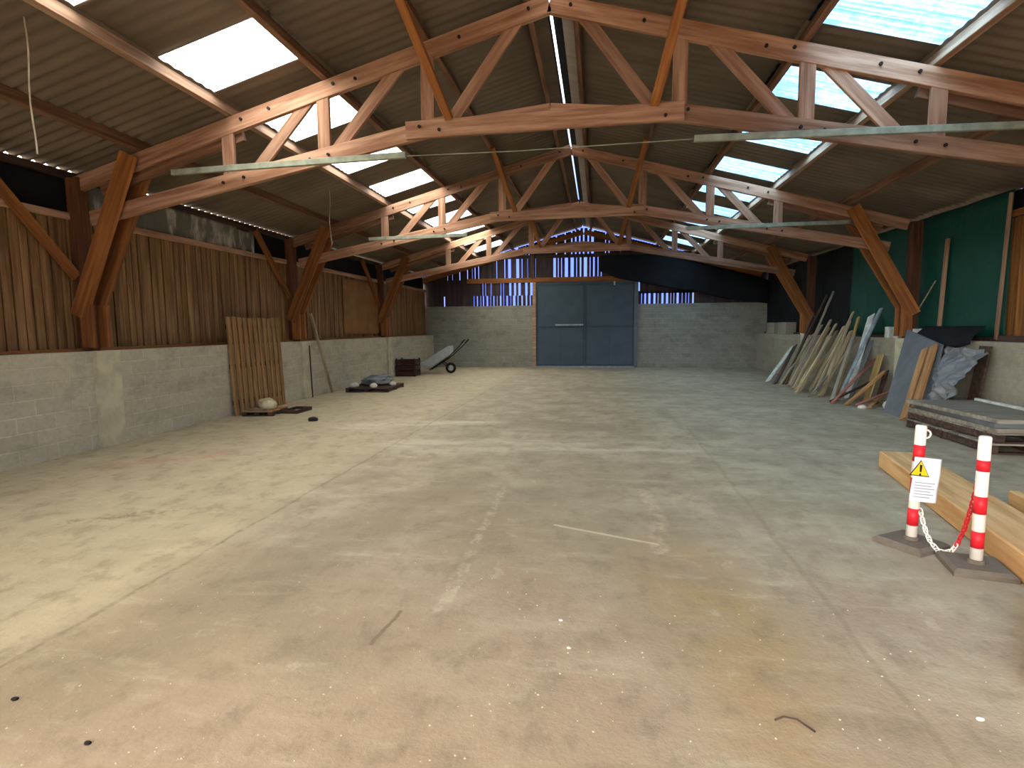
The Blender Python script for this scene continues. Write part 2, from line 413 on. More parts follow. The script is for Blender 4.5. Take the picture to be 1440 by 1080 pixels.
# door
dr = bpy.data.objects.new('door_1', None); dr.location = ((DX0 + DX1) / 2, YG, 0); link(dr); struct(dr)
xm = -.14
for a, c in ((DX0 + .042, xm - .001), (xm + .001, DX1 - .022)):
    p = MB(); p.box((a, YG + .02, .051), (c, YG + .05, DH + .085)); lf = struct(p.build('door_leaf', MT['door'], dr))
    q = MB()
    for z in (.1, 1.68, DH - .06): q.box((a + .01, YG - .005, z - .035), (c - .01, YG + .0195, z + .035))
    for xx in (a + .04, c - .04): q.box((xx - .035, YG - .006, .06), (xx + .035, YG + .0195, DH))
    q.box(((a + c) / 2 - .012, YG + .008, .1), ((a + c) / 2 + .012, YG + .0195, 1.66))
    struct(q.build('door_frame', MT['door_dark'], lf))
    if a < -1:
        h = MB(); h.bar((-1.35, YG - .03, 1.76), (-.2, YG - .03, 1.76), .03, .06); struct(h.build('bar_handle', MT['steelplank'], lf))
p = MB(); p.box((DX0 - .1, YG - .06, 0), (DX0 + .04, YG + .2, DH + .06)); struct(p.build('door_jamb', MT['purlin'], dr))
p = MB(); p.box((DX1 - .02, YG - .06, 0), (DX1 + .12, YG + .2, DH + .06)); struct(p.build('door_jamb', MT['blue_grey'], dr))
p = MB(); p.box((DX0 + .041, YG - .05, 0), (DX1 - .021, YG + .1, .05)); struct(p.build('threshold', MT['steelplank'], dr))
p = MB(); p.box((xm - .05, YG + .051, .06), (xm + .05, YG + .07, DH)); struct(p.build('cover_strip', MT['door_dark'], dr))
p = MB(); p.box((1.02, YG - .04, 3.36), (1.08, YG + .018, 3.5)); struct(p.build('latch', MT['white_board'], dr))

# front end, behind the camera: unseen wall, its open doorway shaped for the daylight
b = MB()
b.box((-7.0, Y0 - .2, 0), (-4.6, Y0, 3.6)); b.box((4.8, Y0 - .2, 0), (7.0, Y0, 3.6))
b.prism([(-7.0, Y0 - .2, 3.6), (7.0, Y0 - .2, 3.6), (7.0, Y0 - .2, zr(7.0) - .05), (XC, Y0 - .2, zr(XC) - .05), (-7.0, Y0 - .2, zr(-7.0) - .05)], (0, .2, 0))
struct(b.build('wall_front', MT['block_b']))

# corrugated roof with translucent sheets between the second and third purlins
PITCH, AMP = .96 / 5.5, .0065
def corr(b, xa, xb, ya, yb, dz=0., nx=2, amp=None):
    n = max(8, int(round((yb - ya) / PITCH * 8)))
    def fn(u, v):
        y = ya + (yb - ya) * u; x = xa + (xb - xa) * v
        return (x, y, zr(x) + dz + (AMP if amp is None else amp * (1 - v) + AMP * v) * math.cos(2 * math.pi * (y - 5.8) / PITCH))
    b.grid(fn, n, nx)
YA, YB = Y0 - .3, YG + .35
roof = MB()
wn = 0
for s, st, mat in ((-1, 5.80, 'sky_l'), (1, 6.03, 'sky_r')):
    X = lambda r: XC + s * r
    corr(roof, -7.075 if s < 0 else 7.095, X(4.2), YA, YB, 0., 6, .026)
    corr(roof, X(2.95), X(.09), YA, YB, .014)
    edges = []
    k = -6
    while st + 1.92 * k < YB:
        a = st + 1.92 * k; c = a + .95; k += 1
        if a > YA + .2 and c < YB - .2: edges.append((a, c))
    y = YA
    for a, c in edges:
        corr(roof, X(4.3), X(2.85), y, a + .02, .007); y = c - .02
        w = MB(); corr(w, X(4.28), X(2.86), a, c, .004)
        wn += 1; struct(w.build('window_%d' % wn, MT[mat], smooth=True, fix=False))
    corr(roof, X(4.3), X(2.85), y, YB, .007)
struct(roof.build('ceiling', MT['roof'], smooth=True, solid=.006, fix=False))
# raised ridge flashing with a narrow open slot along its left edge
rc = MB()
rc.grid(lambda u, v: (XC - .034 + .27 * v, YA + (YB - YA) * u, 5.80 - .05 * v), 40, 3)
rc.grid(lambda u, v: (XC - .24 + .17 * v, YA + (YB - YA) * u, 5.75 + .05 * v), 40, 3)
rc.grid(lambda u, v: (XC - .1 + .1 * v, 19.0 + (YB - 19.0) * u, 5.83), 4, 2)
struct(rc.build('trim_5', MT['black_tarp'], fix=False))

# purlins: continuous timbers on the trusses
nm = {5.62: 'first', 4.25: 'second', 2.9: 'third', 1.55: 'fourth', .3: 'ridge'}
words = {5.62: 'brown roof purlin meeting the tops of the {s} wall struts',
         4.25: 'pale sunlit roof purlin along the lower edge of the {c} roof sheets',
         2.9: 'dark roof purlin along the upper edge of the {c} roof sheets',
         1.55: 'brown roof purlin carried by the slanting braces, on the {c} roof slope',
         .3: 'thin ridge purlin just beside the bright ridge slot, on the {c} roof slope'}
for s in (-1, 1):
    for r in (5.62, 4.25, 2.9, 1.55, .3):
        x = XC + s * r; h = .15 if r > 1 else .12
        z = zr(x) - AMP - h / 2 - .004
        o = beam('purlin', (x, Y0 - .2, z), (x, YG + .04, z), .075, h, MT['purlin'] if r == 4.25 else MT['purlin_dark'], up=(s * .27, 0, 1))  # second purlin gets a paler copy, skylight brightness put into its colour
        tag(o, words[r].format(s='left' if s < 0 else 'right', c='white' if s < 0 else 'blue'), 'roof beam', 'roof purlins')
    x = -7.055 if s < 0 else 7.075
    z = zr(x) - .012 - .085
    o = beam('wall_plate', (x, Y0, z), (x, YG, z), .04, .17, MT['dark_wood'])
    tag(o, 'dark eaves timber above the %s wall, daylight dots along its top' % ('left wooden' if s < 0 else 'right tarpaulin-hung'), 'roof beam')

# ------------------------------------------------------------------ trusses
def bolt(p, parent):
    b = MB(); b.tube([(p[0], p[1] - .022, p[2]), (p[0], p[1], p[2])], .02, 8); b.build('bolt', MT['iron'], parent)
def truss(y, label, bolts):
    t = empty('roof_truss', (XC, y, 0), label, 'roof truss', 'timber roof trusses')
    W, S = MT['truss'], MT['strut']
    for s in (-1, 1):
        X = lambda r: XC + s * r
        px = -6.84 if s < 0 else 6.70
        up = (0, 0, 1)
        beam('top_chord', (X(0), y, 5.475), (X(6.75), y, 3.655), .075, .21, W, t)
        beam('bottom_chord', (X(6.42), y + .0, 3.22), (X(1.25), y, 4.19), .075, .2, W, t)
        beam('collar', (X(1.95), y + .08, 4.10), (X(0), y + .08, 4.29), .06, .17, W, t)
        beam('haunch', (X(4.1), y + .075, 4.25), (X(6.3), y + .075, 3.62), .06, .17, MT['purlin_dark'], t)
        beam('post', (px, y, HW), (px, y, zr(px) - .2), .16, .2, MT['post'], t, up=(1, 0, 0))
        for dy in (-.13, .13):
            beam('strut', (px - s * .0, y + dy, 1.86), (X(5.66), y + dy, 4.02 if dy < 0 else 3.9), .06, .25, S, t, up=(1, 0, .3))
            o = beam('strut_foot', (px - s * .13 + s * .0, y + dy * .92, 1.42), (px - s * .13, y + dy * .92, 2.02), .055, .2, S, t, up=(1, 0, 0))
        for r in (4.27, 2.91, 1.52):
            beam('web_post', (X(r), y - .004, 4.19 - .19 * (r - 1.25) - .05), (X(r), y - .004, 5.475 - .27 * r + .05), .05, .17, W, t, up=(1, 0, 0))
        for (ra, za), (rb, zb) in (((3.98, 3.66), (3.08, 4.62)), ((2.8, 3.9), (1.85, 4.96)), ((1.3, 4.12), (.38, 5.34))):
            beam('web_brace', (X(ra), y + .012, za), (X(rb), y + .012, zb), .045, .15, W, t, up=(1, 0, .3))
        if bolts:
            for r, dz in ((4.05, .02), (3.65, .02), (2.75, .02), (2.45, -.02), (1.1, .0), (.25, .02)):
                bolt((X(r), y - .0375, 5.475 - .27 * r + dz), t)
            for r in (4.35, 4.05, 3.1, 2.85): bolt((X(r), y - .0375, 4.19 - .188 * (r - 1.25)), t)
            bolt((X(1.6), y - .125, 4.13), t); bolt((X(1.35), y - .125, 4.08), t)
    beam('tie_beam', (XC - 1.78, y - .095, 4.10), (XC + 1.56, y - .095, 4.13), .06, .21, W, t)
    return t
truss(T[0], 'nearest timber roof truss, its bolted straight tie beam high across the picture', True)
truss(T[1], 'middle timber roof truss, seen beneath the tie beam of the nearest one', True)
truss(T[2], 'farthest timber roof truss, just in front of the slatted gable', False)

names = ('nearest', 'middle', 'farthest')
for k, y in enumerate(T):
    for s in (-1, 1):
        p0 = (XC + s * 1.22, y - .14, 4.2); z = zr(XC + s * 1.5) - .2
        o = beam('slanting_brace', p0, (XC + s * 1.47, y - .14 - 1.3, z), .06, .1, MT['strut'], up=(1, 0, 0))
        tag(o, 'slanting brown brace from the %s truss tie beam up towards the %s roof slope' % (names[k], 'white-sheeted' if s < 0 else 'blue-sheeted'), 'brace', 'slanting roof braces')
    o = beam('knee_brace', (-6.86, y - .1, 2.42), (-6.86, y - 1.36, 3.78), .07, .13, MT['strut'], up=(0, .7, .7))
    tag(o, 'slanting knee brace along the left boarded wall at the %s truss post' % names[k], 'brace', 'wall knee braces')

# galvanised rails and tie wire lying along the trusses
for k, y in enumerate(T[:2]):
    for s in (-1, 1):
        x0, x1 = (-5.2, -1.97) if s < 0 else (1.47, 5.3)
        z0, z1 = ((3.735, 3.79) if s < 0 else (3.79, 3.73))
        if k: z0, z1 = 3.70, 3.72
        if k and s < 0: x0, x1 = -4.8, -2.5
        if k and s > 0: x0, x1 = 2.2, 5.4
        o = beam('metal_rail', (x0, y - .165, z0), (x1, y - .165, z1), .05, .075, MT['galv'])
        tag(o, 'pale grey-green metal rail across the %s half of the %s truss' % ('left' if s < 0 else 'right', names[k]), 'rail', 'metal rails under the trusses')
b = MB(); b.tube([(-1.99, T[0] - .16, 3.78), (-.6, T[0] - .16, 3.765), (1.5, T[0] - .16, 3.79)], .006, 6)
tag(b.build('tie_wire', MT['galv']), 'thin pale wire strung between the two rails of the nearest truss', 'wire')
def cord(x, y, z0, z1, label):
    b = MB(); n = 8
    b.tube([(x + .015 * math.sin(i), y, z1 + (z0 - z1) * i / n) for i in range(n + 1)], .007, 6)
    tag(b.build('hanging_cord', MT['cord']), label, 'cord', 'cords hanging from the roof')
cord(-4.8, 4.68, 3.3, zr(-4.8) - .02, 'pale cord hanging from the roof at the far left, before the nearest truss')
cord(-4.93, 10.82, 3.34, zr(-4.93) - .02, 'pale cord hanging from the roof in front of the middle truss')

# ------------------------------------------------------------------ tarpaulins
from mathutils import noise as NZ
def sheet_x(name, x, ya, yb, zlo, zhi, mat, label, amp=.02, seed=0, top=None):
    b = MB()
    def fn(u, v):
        y = ya + (yb - ya) * u; hi = top(u) if top else zhi; z = zlo(u) + (hi - zlo(u)) * v if callable(zlo) else zlo + (hi - zlo) * v
        d = amp * NZ.noise(Vector((y * 1.6, z * .7, seed))) + .5 * amp * NZ.noise(Vector((y * 6, z * 2, seed + 4)))
        return (x + d, y, z)
    b.grid(fn, max(12, int((yb - ya) * 8)), 14)
    return tag(b.build(name, mat, smooth=True, solid=.004), label, 'tarpaulin', 'tarpaulins')
zt = 3.78
sheet_x('tarpaulin', -7.02, 1.6, 7.15, 3.15, zt, MT['black_tarp'], 'black tarpaulin closing the gap under the eaves at the far left', seed=1)
sheet_x('tarpaulin', -7.02, 7.1, 11.5, 3.15, zt, MT['silver_tarp'], 'silvery tarpaulin under the left eaves between the nearest and middle trusses', .05, seed=2)
sheet_x('tarpaulin', -7.03, 11.45, 18.3, 3.15, zt, MT['black_tarp'], 'black tarpaulin under the left eaves between the middle and farthest trusses', seed=3)
sheet_x('tarpaulin', -7.02, 18.2, YG, 3.15, zt, MT['black_tarp'], 'black tarpaulin under the left eaves in the corner by the gable', seed=4)
sheet_x('tarpaulin', 6.91, 10.22, 15.9, 1.41, zt, MT['green_tarp'], 'large dark green tarpaulin covering the right wall above the blocks', .04, seed=5)
sheet_x('tarpaulin', 7.03, 3.0, 10.5, 3.3, zt, MT['black_tarp'], 'black tarpaulin above the warm boards of the right wall', .01, seed=8)
sheet_x('tarpaulin', 6.97, 15.7, YG - .002, 1.41, zt, MT['black_tarp'], 'black tarpaulin on the right wall beyond the green one', .04, seed=6)
b = MB()
lowz = [(.45, 3.9), (1.2, 3.6), (2.1, 3.42), (3.1, 3.2), (4.3, 3.02), (5.4, 2.72), (7.0, 2.52)]
def lz(x):
    for (a, p), (c, q) in zip(lowz, lowz[1:]):
        if x <= c: return p + (q - p) * (x - a) / (c - a)
    return 2.5
def gt(u, v):
    x = .45 + 6.5 * u; top = min(4.5 + .1 * x if x < 1.2 else 9, zr(x) - .42, 4.52); z = lz(x) + (max(top, lz(x) + .1) - lz(x)) * v
    return (x, YG - .17 + .05 * NZ.noise(Vector((x * 1.3 + z, z * 2.2 + x * .4, 9))) , z)
b.grid(gt, 60, 16)
tag(b.build('tarpaulin', MT['black_tarp'], smooth=True, solid=.004), 'wrinkled black tarpaulin slung over the gable boards right of the door', 'tarpaulin', 'tarpaulins')
tag(beam('edge_batten', (6.85, 10.3, 1.40), (6.85, 10.2, 3.72), .03, .07, MT['purlin'], up=(0, 1, 0)), 'pale upright batten holding the near edge of the green tarpaulin', 'batten')
tag(beam('batten', (6.82, 11.83, HW), (6.86, 11.8, 3.25), .04, .09, MT['purlin'], up=(0, 1, 0)), 'single pale batten standing upright against the green tarpaulin', 'batten')
b = MB(); b.tube([(6.72, 12.95, HW), (6.86, 12.1, 2.5)], .012, 6)
tag(b.build('thin_stick', MT['tan']), 'thin stick leaning on the green tarpaulin next to the middle truss post', 'stick')

# ------------------------------------------------------------------ left side things
b = MB(); b.box((-6.925, 15.45, 1.5), (-6.9, 18.05, 3.12))
tag(b.build('plywood_sheet', MT['ply']), 'light brown plywood sheet fixed over the boards of the left wall', 'board')
# slatted wooden panel leaning on the wall
sp = empty('slatted_panel', (-6.5, 10.65, 0), 'tall brown slatted wooden panel leaning on the left block wall', 'panel')
n = 11; ya, yb = 9.74, 11.55
lean = lambda z, d: (-6.50 - .085 * z / 1.9 + d)
for i in range(n):
    y0 = ya + (yb - ya) * i / n; y1 = y0 + (yb - ya) / n - .045; ym = (y0 + y1) / 2
    q = MB(); q.bar((lean(0, 0), ym, 0), (lean(1.9, 0), ym, 1.9 + R.uniform(-.015, .015)), y1 - y0, .025, up=(1, 0, 0)); q.build('slat', MT['panel'], sp)
for z in (.25, .95, 1.72):
    q = MB(); q.bar((lean(z, -.034), ya + .03, z), (lean(z, -.034), yb - .06, z), .032, .09, up=(0, 0, 1)); q.build('cross_rail', MT['dark_wood'], sp)

def pallet(name, label, cx, cy, w, l, rot=0., h=.13, mat='grey_wood', ndeck=6, grp=None, loc_z=0., mat2='dark_wood'):
    """w across x, l along y"""
    t = empty(name, (cx, cy, loc_z), label, 'pallet', grp)
    rm = Matrix.Translation((cx, cy, loc_z)) @ Matrix.Rotation(rot, 4, 'Z')
    def bx(nm, a, c, m):
        q = MB(); q.box(a, c); q.v = [tuple(rm @ Vector(v)) for v in q.v]; return q.build(nm, MT[m], t)
    for i in range(ndeck):
        y0 = -l / 2 + l * i / ndeck
        bx('deck_board', (-w / 2, y0 + .01, h - .022), (w / 2, y0 + l / ndeck - .03, h), mat)
    for xx in (-w / 2 + .05, 0, w / 2 - .05): bx('bearer', (xx - .045, -l / 2 + .012, .022), (xx + .045, l / 2 - .04, h - .022), mat2)
    for y0 in (-l / 2 + .012, -.05, l / 2 - .14): bx('base_board', (-w / 2, y0, 0), (w / 2, y0 + .1, .022), mat2)
    return t
pallet('small_pallet', 'small dark pallet on the floor at the foot of the slatted panel', -6.1, 10.12, .6, .75, .12, .1, 'orange_wood')
lump_l = lambda nm, c, r, m, lab, cat, seed, grp=None, **k: tag(lump(nm, c, r, m, None, seed, **k), lab, cat, grp)
lump_l('cream_sack', (-6.0, 10.05, .1), (.16, .15, .11), MT['cream'], 'crumpled cream sack lying on the small dark pallet', 'sack', 1)
lump_l('paper_bag', (-6.2, 10.3, .1), (.2, .14, .12), MT['tan'], 'brown paper bag behind the cream sack on the small pallet', 'bag', 2)
tr = empty('dark_tray', (-5.62, 10.4, 0), 'flat dark open tray on the floor right of the small pallet', 'tray')
q = MB(); q.box((-5.77, 10.15, 0), (-5.45, 10.7, .015)); q.build('tray_bottom', MT['grey_wood'], tr)
for a_, c_ in (((-5.78, 10.14, 0), (-5.755, 10.71, .07)), ((-5.465, 10.14, 0), (-5.44, 10.71, .07)), ((-5.755, 10.14, 0), (-5.465, 10.165, .07)), ((-5.755, 10.685, 0), (-5.465, 10.71, .07))):
    q = MB(); q.box(a_, c_); q.build('tray_side', MT['dark_wood'], tr)
tag(beam('short_board', (-6.35, 9.86, .12), (-5.9, 9.8, .12), .09, .04, MT['grey_wood']), 'pale board offcut on the edge of the small dark pallet', 'board')
tag(beam('batten', (-6.44, 13.62, .02), (-6.56, 12.9, 2.04), .04, .065, MT['tan'], up=(1, 0, 0)), 'pale batten leaning against the left wall at the middle truss strut', 'batten')
tag(beam('gap_bar', (-6.47, 12.66, .0), (-6.5, 12.66, 1.27), .02, .035, MT['rust'], up=(0, 1, 0)), 'dark bar standing in for the shaded gap at the second left pilaster', 'bar')  # added strip standing in for a dark gap beside the pilaster
pallet('low_pallet', 'low grey pallet loaded with wire and rubble by the left wall', -5.62, 14.55, 1.15, 1.5, .06, .11, 'dark_wood')
lump_l('plastic_heap', (-5.72, 14.9, .11), (.42, .5, .13), MT['film'], 'crumpled grey plastic heap on the low pallet by the left wall', 'plastic', 5, amp=.5)
for i, (x, y, r, lab) in enumerate(((-6.0, 14.02, .12, 'white stone on the left corner of the low pallet'), (-5.45, 13.98, .11, 'white stone at the front middle edge of the low pallet'), (-5.16, 14.6, .1, 'white stone on the wall-far side of the low pallet'))):
    lump_l('white_stone', (x, y, .11), (r, r * .9, r * .7), MT['whitestone'], lab, 'stone', 20 + i, 'white stones on the low pallet', sub=2)
b = MB()
for k in range(5):
    cx, cy, rr = -5.55 + .03 * k, 14.35 + .05 * k, .3 - .012 * k
    b.tube([(cx + rr * math.cos(a * math.pi / 12), cy + rr * math.sin(a * math.pi / 12), .33 + .016 * k + .02 * math.sin(a * .8 + k)) for a in range(24)], .009, 5, closed=True)
tag(b.build('wire_coil', MT['steelplank'], smooth=True), 'coil of grey wire lying over the plastic heap on the low pallet', 'wire')
# dark crate
cr = empty('wooden_crate', (-6.2, 18.9, 0), 'dark reddish wooden crate beside the wheelbarrow', 'crate')
for z in (.02, .22, .42):
    for yy in (18.62, 19.22):
        beam('slat', (-6.56, yy, z + .08), (-5.86, yy, z + .08), .02, .15, MT['rust'], cr)
    for xx in (-6.56, -5.86): beam('slat', (xx, 18.63, z + .08), (xx, 19.21, z + .08), .02, .15, MT['dark_wood'], cr)
for xx in (-6.53, -5.89):
    for yy in (18.65, 19.19): beam('corner_post', (xx, yy, 0), (xx, yy, .62), .05, .05, MT['dark_wood'], cr)
q = MB(); q.box((-6.55, 18.63, .03), (-5.87, 19.21, .05)); q.build('crate_floor', MT['rust'], cr)
q = MB(); q.box((-6.5, 18.7, .05), (-5.92, 19.15, .4)); tag(q.build('dark_box', MT['iron']), 'dark box inside the reddish wooden crate', 'box')
# wheelbarrow: tray tipped up, handles to the right
wb_ = empty('wheelbarrow', (-5.2, 20.1, 0), 'grey metal wheelbarrow with its tray tipped up, near the back left corner', 'wheelbarrow')
ang = math.radians(33); ca, sa = math.cos(ang), math.sin(ang)
def wv(a, yy, h): return (-5.78 + a * ca - h * sa, 20.1 + yy, .17 + a * sa + h * ca)   # a along the tray, h off its back
q = MB()
inn = [(0.12, -.27, 0), (.98, -.3, 0), (.98, .3, 0), (.12, .27, 0)]; out = [(-.16, -.36, .3), (1.12, -.38, .26), (1.12, .38, .26), (-.16, .36, .3)]
# the open mouth faces the wall, its back towards the camera side
q.add([wv(*p) for p in inn] + [wv(a, y_, h) for a, y_, h in out], [(0, 1, 2, 3), (0, 4, 5, 1), (1, 5, 6, 2), (2, 6, 7, 3), (3, 7, 4, 0)])
o = q.build('tray', MT['galvtray'], wb_, solid=.012)
q = MB(); q.tube([wv(a, y_, h + .005) for a, y_, h in out], .016, 6, closed=True); q.build('tray_rim', MT['galvtray'], o)
for sy in (-1, 1):
    q = MB(); q.tube([wv(.0, sy * .13, -.05), wv(.9, sy * .2, -.05), wv(1.45, sy * .29, .04), wv(1.75, sy * .31, .12)], .018, 8); hd = q.build('handle', MT['iron'], wb_, smooth=True)
    q = MB(); q.tube([wv(1.6, sy * .302, .085), wv(1.78, sy * .312, .13)], .024, 8); q.build('grip', MT['rubber'], hd)
    q = MB(); q.tube([wv(.55, sy * .17, -.06), (-4.98, 20.1 + sy * .17, .2)], .016, 6); q.build('fork', MT['iron'], wb_)
q = MB(); q.tube([(-4.98 + .155 * math.cos(k * math.pi / 12), 20.1, .2 + .155 * math.sin(k * math.pi / 12)) for k in range(24)], .045, 10, closed=True)
tyre = q.build('wheel', MT['rubber'], wb_, smooth=True)
q = MB(); q.tube([(-4.98, 20.05, .2), (-4.98, 20.15, .2)], .09, 14); q.tube([(-4.98, 19.9, .2), (-4.98, 20.3, .2)], .014, 8); q.build('hub', MT['galvtray'], tyre)
lump_l('stone', (-4.7, 9.37, 0), (.09, .07, .05), MT['iron'], 'small dark lump alone on the floor beyond the slatted panel', 'stone', 33, sub=2)

# ------------------------------------------------------------------ right side: timber leaning on the wall
def plank(name, p0, p1, w, t, mat, label, cat='plank', grp='timber leaning on the right wall', up=(0, 1, 0)):
    p0, p1 = list(p0), list(p1)
    if grp == 'timber leaning on the right wall':        # pieces lie in layers, one before the other
        plank.k += 1; d = (0., .06, .12)[plank.k % 3]; p0[0] -= d; p1[0] -= d
    if p1[2] > HW:
        if p0[0] + (p1[0] - p0[0]) * HW / p1[2] > 6.55: p1[0] = p0[0] + (6.55 - p0[0]) * p1[2] / HW
    else: p1[0] = min(p1[0], 6.54)
    lift = t / 2 + .005
    return tag(beam(name, (p0[0], p0[1], p0[2] + lift), p1, t, w, MT[mat], up=up), label, cat, grp)
plank.k = 0
WEATH = 'weathered tan batten in the sheaf leaning on the right wall'
plank('plank', (5.45, 17.5, 0), (6.5, 18.7, 1.0), .2, .03, 'white_board', 'short white board at the far left of the leaning timber')
plank('plank', (5.5, 16.75, 0), (6.5, 18.3, 1.05), .16, .03, 'dark_wood', 'dark short plank next to the white board in the leaning timber')
plank('pole', (5.51, 16.5, 0), (6.74, 17.0, 2.5), .06, .05, 'dark_wood', 'dark tall pole, the left one of the two rising highest', 'pole')
plank('pole', (5.63, 15.9, 0), (6.78, 16.53, 2.57), .055, .045, 'grey_wood', 'grey tall pole, the right one of the two rising highest', 'pole')
plank('plank', (5.75, 16.6, 0), (6.74, 17.6, 2.0), .09, .03, 'dark_wood', 'dull brown plank behind the two tall poles')
for p0, p1, w in (((5.34, 16.2, 0), (6.5, 17.2, 1.4), .07), ((5.62, 16.15, 0), (6.66, 16.9, 1.66), .09), ((5.56, 15.45, 0), (6.68, 16.2, 1.8), .08), ((5.47, 15.2, 0), (6.62, 16.45, 1.58), .1),
                  ((5.43, 14.75, 0), (6.66, 15.95, 1.68), .09), ((5.30, 14.4, 0), (6.5, 15.7, 1.36), .07), ((5.66, 15.0, 0), (6.7, 15.7, 1.62), .11), ((5.6, 14.6, 0), (6.7, 15.4, 1.55), .08),
                  ((5.72, 15.75, 0), (6.7, 16.35, 1.7), .1), ((5.8, 15.3, 0), (6.72, 15.95, 1.5), .13), ((5.5, 14.95, 0), (6.62, 16.1, 1.45), .12), ((5.85, 14.3, 0), (6.7, 15.0, 1.5), .14),
                  ((5.7, 14.2, 0), (6.66, 15.5, 1.4), .12), ((5.4, 15.0, 0), (6.6, 15.6, 1.2), .1), ((5.62, 13.9, 0), (6.6, 14.5, 1.3), .1)):
    plank('batten', p0, p1, w, .04, 'tan', WEATH, 'batten')
plank('batten', (5.46, 14.1, 0), (6.72, 15.26, 1.98), .06, .04, 'tan', 'long tan batten rising above the middle of the leaning sheaf', 'batten')
plank('batten', (5.28, 13.7, 0), (6.45, 14.75, .9), .08, .035, 'grey_wood', 'low grey batten lying flattest across the front of the leaning sheaf', 'batten')
plank('batten', (5.67, 13.85, 0), (6.7, 15.1, 1.74), .07, .04, 'tan', 'tan batten just left of the pale-tipped one', 'batten')
plank('batten', (5.62, 13.3, 0), (6.72, 14.95, 1.84), .075, .045, 'yellow_wood', 'pale-tipped yellowish batten right of the leaning sheaf', 'batten')
plank('plank', (5.5, 13.0, 0), (6.5, 14.5, 1.42), .12, .03, 'grey_wood', 'wide grey weathered plank left of the blue-grey one')
plank('plank', (5.72, 13.1, 0), (6.8, 13.78, 2.02), .12, .035, 'steelplank', 'long pale blue-grey plank rising left of the middle truss post')
plank('plank', (5.98, 13.55, 0), (6.74, 14.35, 1.88), .26, .02, 'white_board', 'wide white sheet standing up behind the blue-grey plank')
plank('plank', (5.95, 13.2, 0), (6.5, 13.6, 1.3), .14, .025, 'blue_grey', 'dull grey board under the blue-grey plank')
G2 = 'reddish offcuts at the wall foot'
plank('offcut', (5.3, 12.62, 0), (6.5, 13.55, .9), .1, .03, 'red_wood', 'pinkish red board slanting left at the foot of the right wall', 'offcut', G2)
plank('offcut', (5.5, 12.4, 0), (6.5, 13.05, .66), .1, .04, 'orange_wood', 'orange brown board lying low over the reddish offcuts', 'offcut', G2)
plank('offcut', (6.2, 13.15, 0), (6.5, 13.3, 1.0), .26, .025, 'yellow_wood', 'broad yellow board standing upright behind the reddish offcuts', 'offcut', G2)
plank('offcut', (6.1, 12.5, 0), (6.5, 13.0, .66), .12, .03, 'rust', 'dark red board standing right of the yellow board', 'offcut', G2)
plank('offcut', (5.6, 12.15, .03), (6.5, 12.55, .34), .09, .03, 'red_wood', 'pink board lying flattest at the right end of the offcuts', 'offcut', G2)
plank('offcut', (5.38, 12.9, .0), (6.3, 13.2, .42), .08, .03, 'rust', 'dark red stick beneath the pinkish boards', 'offcut', G2)
plank('offcut', (5.75, 12.0, 0), (6.35, 12.75, .2), .1, .03, 'orange_wood', 'short brown board flat on the floor in front of the offcuts', 'offcut', G2)
lump_l('white_stone', (6.1, 12.0, 0), (.09, .08, .11), MT['whitestone'], 'white chunk on the floor at the left foot of the grey sheet', 'stone', 40, sub=2)
lump_l('white_stone', (5.6, 11.95, 0), (.09, .07, .05), MT['whitestone'], 'flat white chunk in front of the reddish offcuts', 'stone', 41, sub=2)
# blocks and tub on the wall top
for i, (y, w, lab) in enumerate(((21.7, .95, 'long pale block on the wall top by the back right corner'), (20.45, .9, 'pale block on the wall top, next to the tub side of the corner'))):
    q = MB(); q.box((6.62, y - w / 2, HW + .005), (6.95, y + w / 2, HW + .4))
    tag(q.build('concrete_block', MT['block_r']), lab, 'block', 'blocks on the right wall top')
q = MB(); q.tube([(6.72, 18.6, HW), (6.72, 18.6, HW + .06), (6.72, 18.6, HW + .2)], [.1, .12, .13], 16); tb = q.build('white_tub', MT['white_paint'], smooth=False)
tag(tb, 'small round white tub on the right wall top beyond the leaning timber', 'tub')
q = MB(); q.tube([(6.72, 18.6, HW + .2), (6.72, 18.6, HW + .225)], .138, 16); q.build('lid', MT['white_paint'], tb)
for i, (y, lab) in enumerate(((13.35, 'small white block on the wall top right of the blue-grey plank'), (13.0, 'small white block on the wall top touching the middle truss post'))):
    q = MB(); q.box((6.63, y - .11, HW + .003), (6.8, y + .1, HW + .24)); tag(q.build('white_block', MT['white_board']), lab, 'block', 'small white blocks on the wall top')
q = MB(); q.box((6.63, 12.1, HW + .003), (6.8, 12.35, HW + .2)); tag(q.build('white_block', MT['white_board']), 'small white block on the wall top behind the big grey sheet', 'block')
# big grey sheet, planks, plastic
q = MB(); q.prism([(5.78, 11.5, .0), (5.72, 10.05, .0), (6.42, 10.95, 1.28), (6.5, 12.3, 1.55)], (.025, .0, .01))
tag(q.build('grey_sheet', MT['blue_grey']), 'large dark blue-grey sheet leaning on the right wall', 'panel')
plank('plank', (5.62, 10.45, 0), (6.36, 11.35, 1.2), .15, .05, 'orange_wood', 'left of two thick orange-brown planks leaning on the grey sheet', grp='thick planks on the grey sheet')
plank('plank', (5.56, 10.12, 0), (6.36, 11.08, 1.27), .15, .05, 'orange_wood', 'right of two thick orange-brown planks leaning on the grey sheet', grp='thick planks on the grey sheet')
b = MB()
def bs(u, v):
    y = 10.35 + 1.75 * u; z = 1.32 + .3 * v - .1 * math.sin(u * 3.1) * (1 - v)
    return (6.53 + .03 * math.sin(y * 9) * (1 - v) * (.3 if v > .2 else 1) + .34 * max(0, v - .4), y, z)
b.grid(bs, 30, 6)
tag(b.build('black_sheet', MT['black_tarp'], smooth=True, solid=.006), 'black plastic sheet hanging over the right wall top above the crumpled plastic', 'sheet')
b = MB()
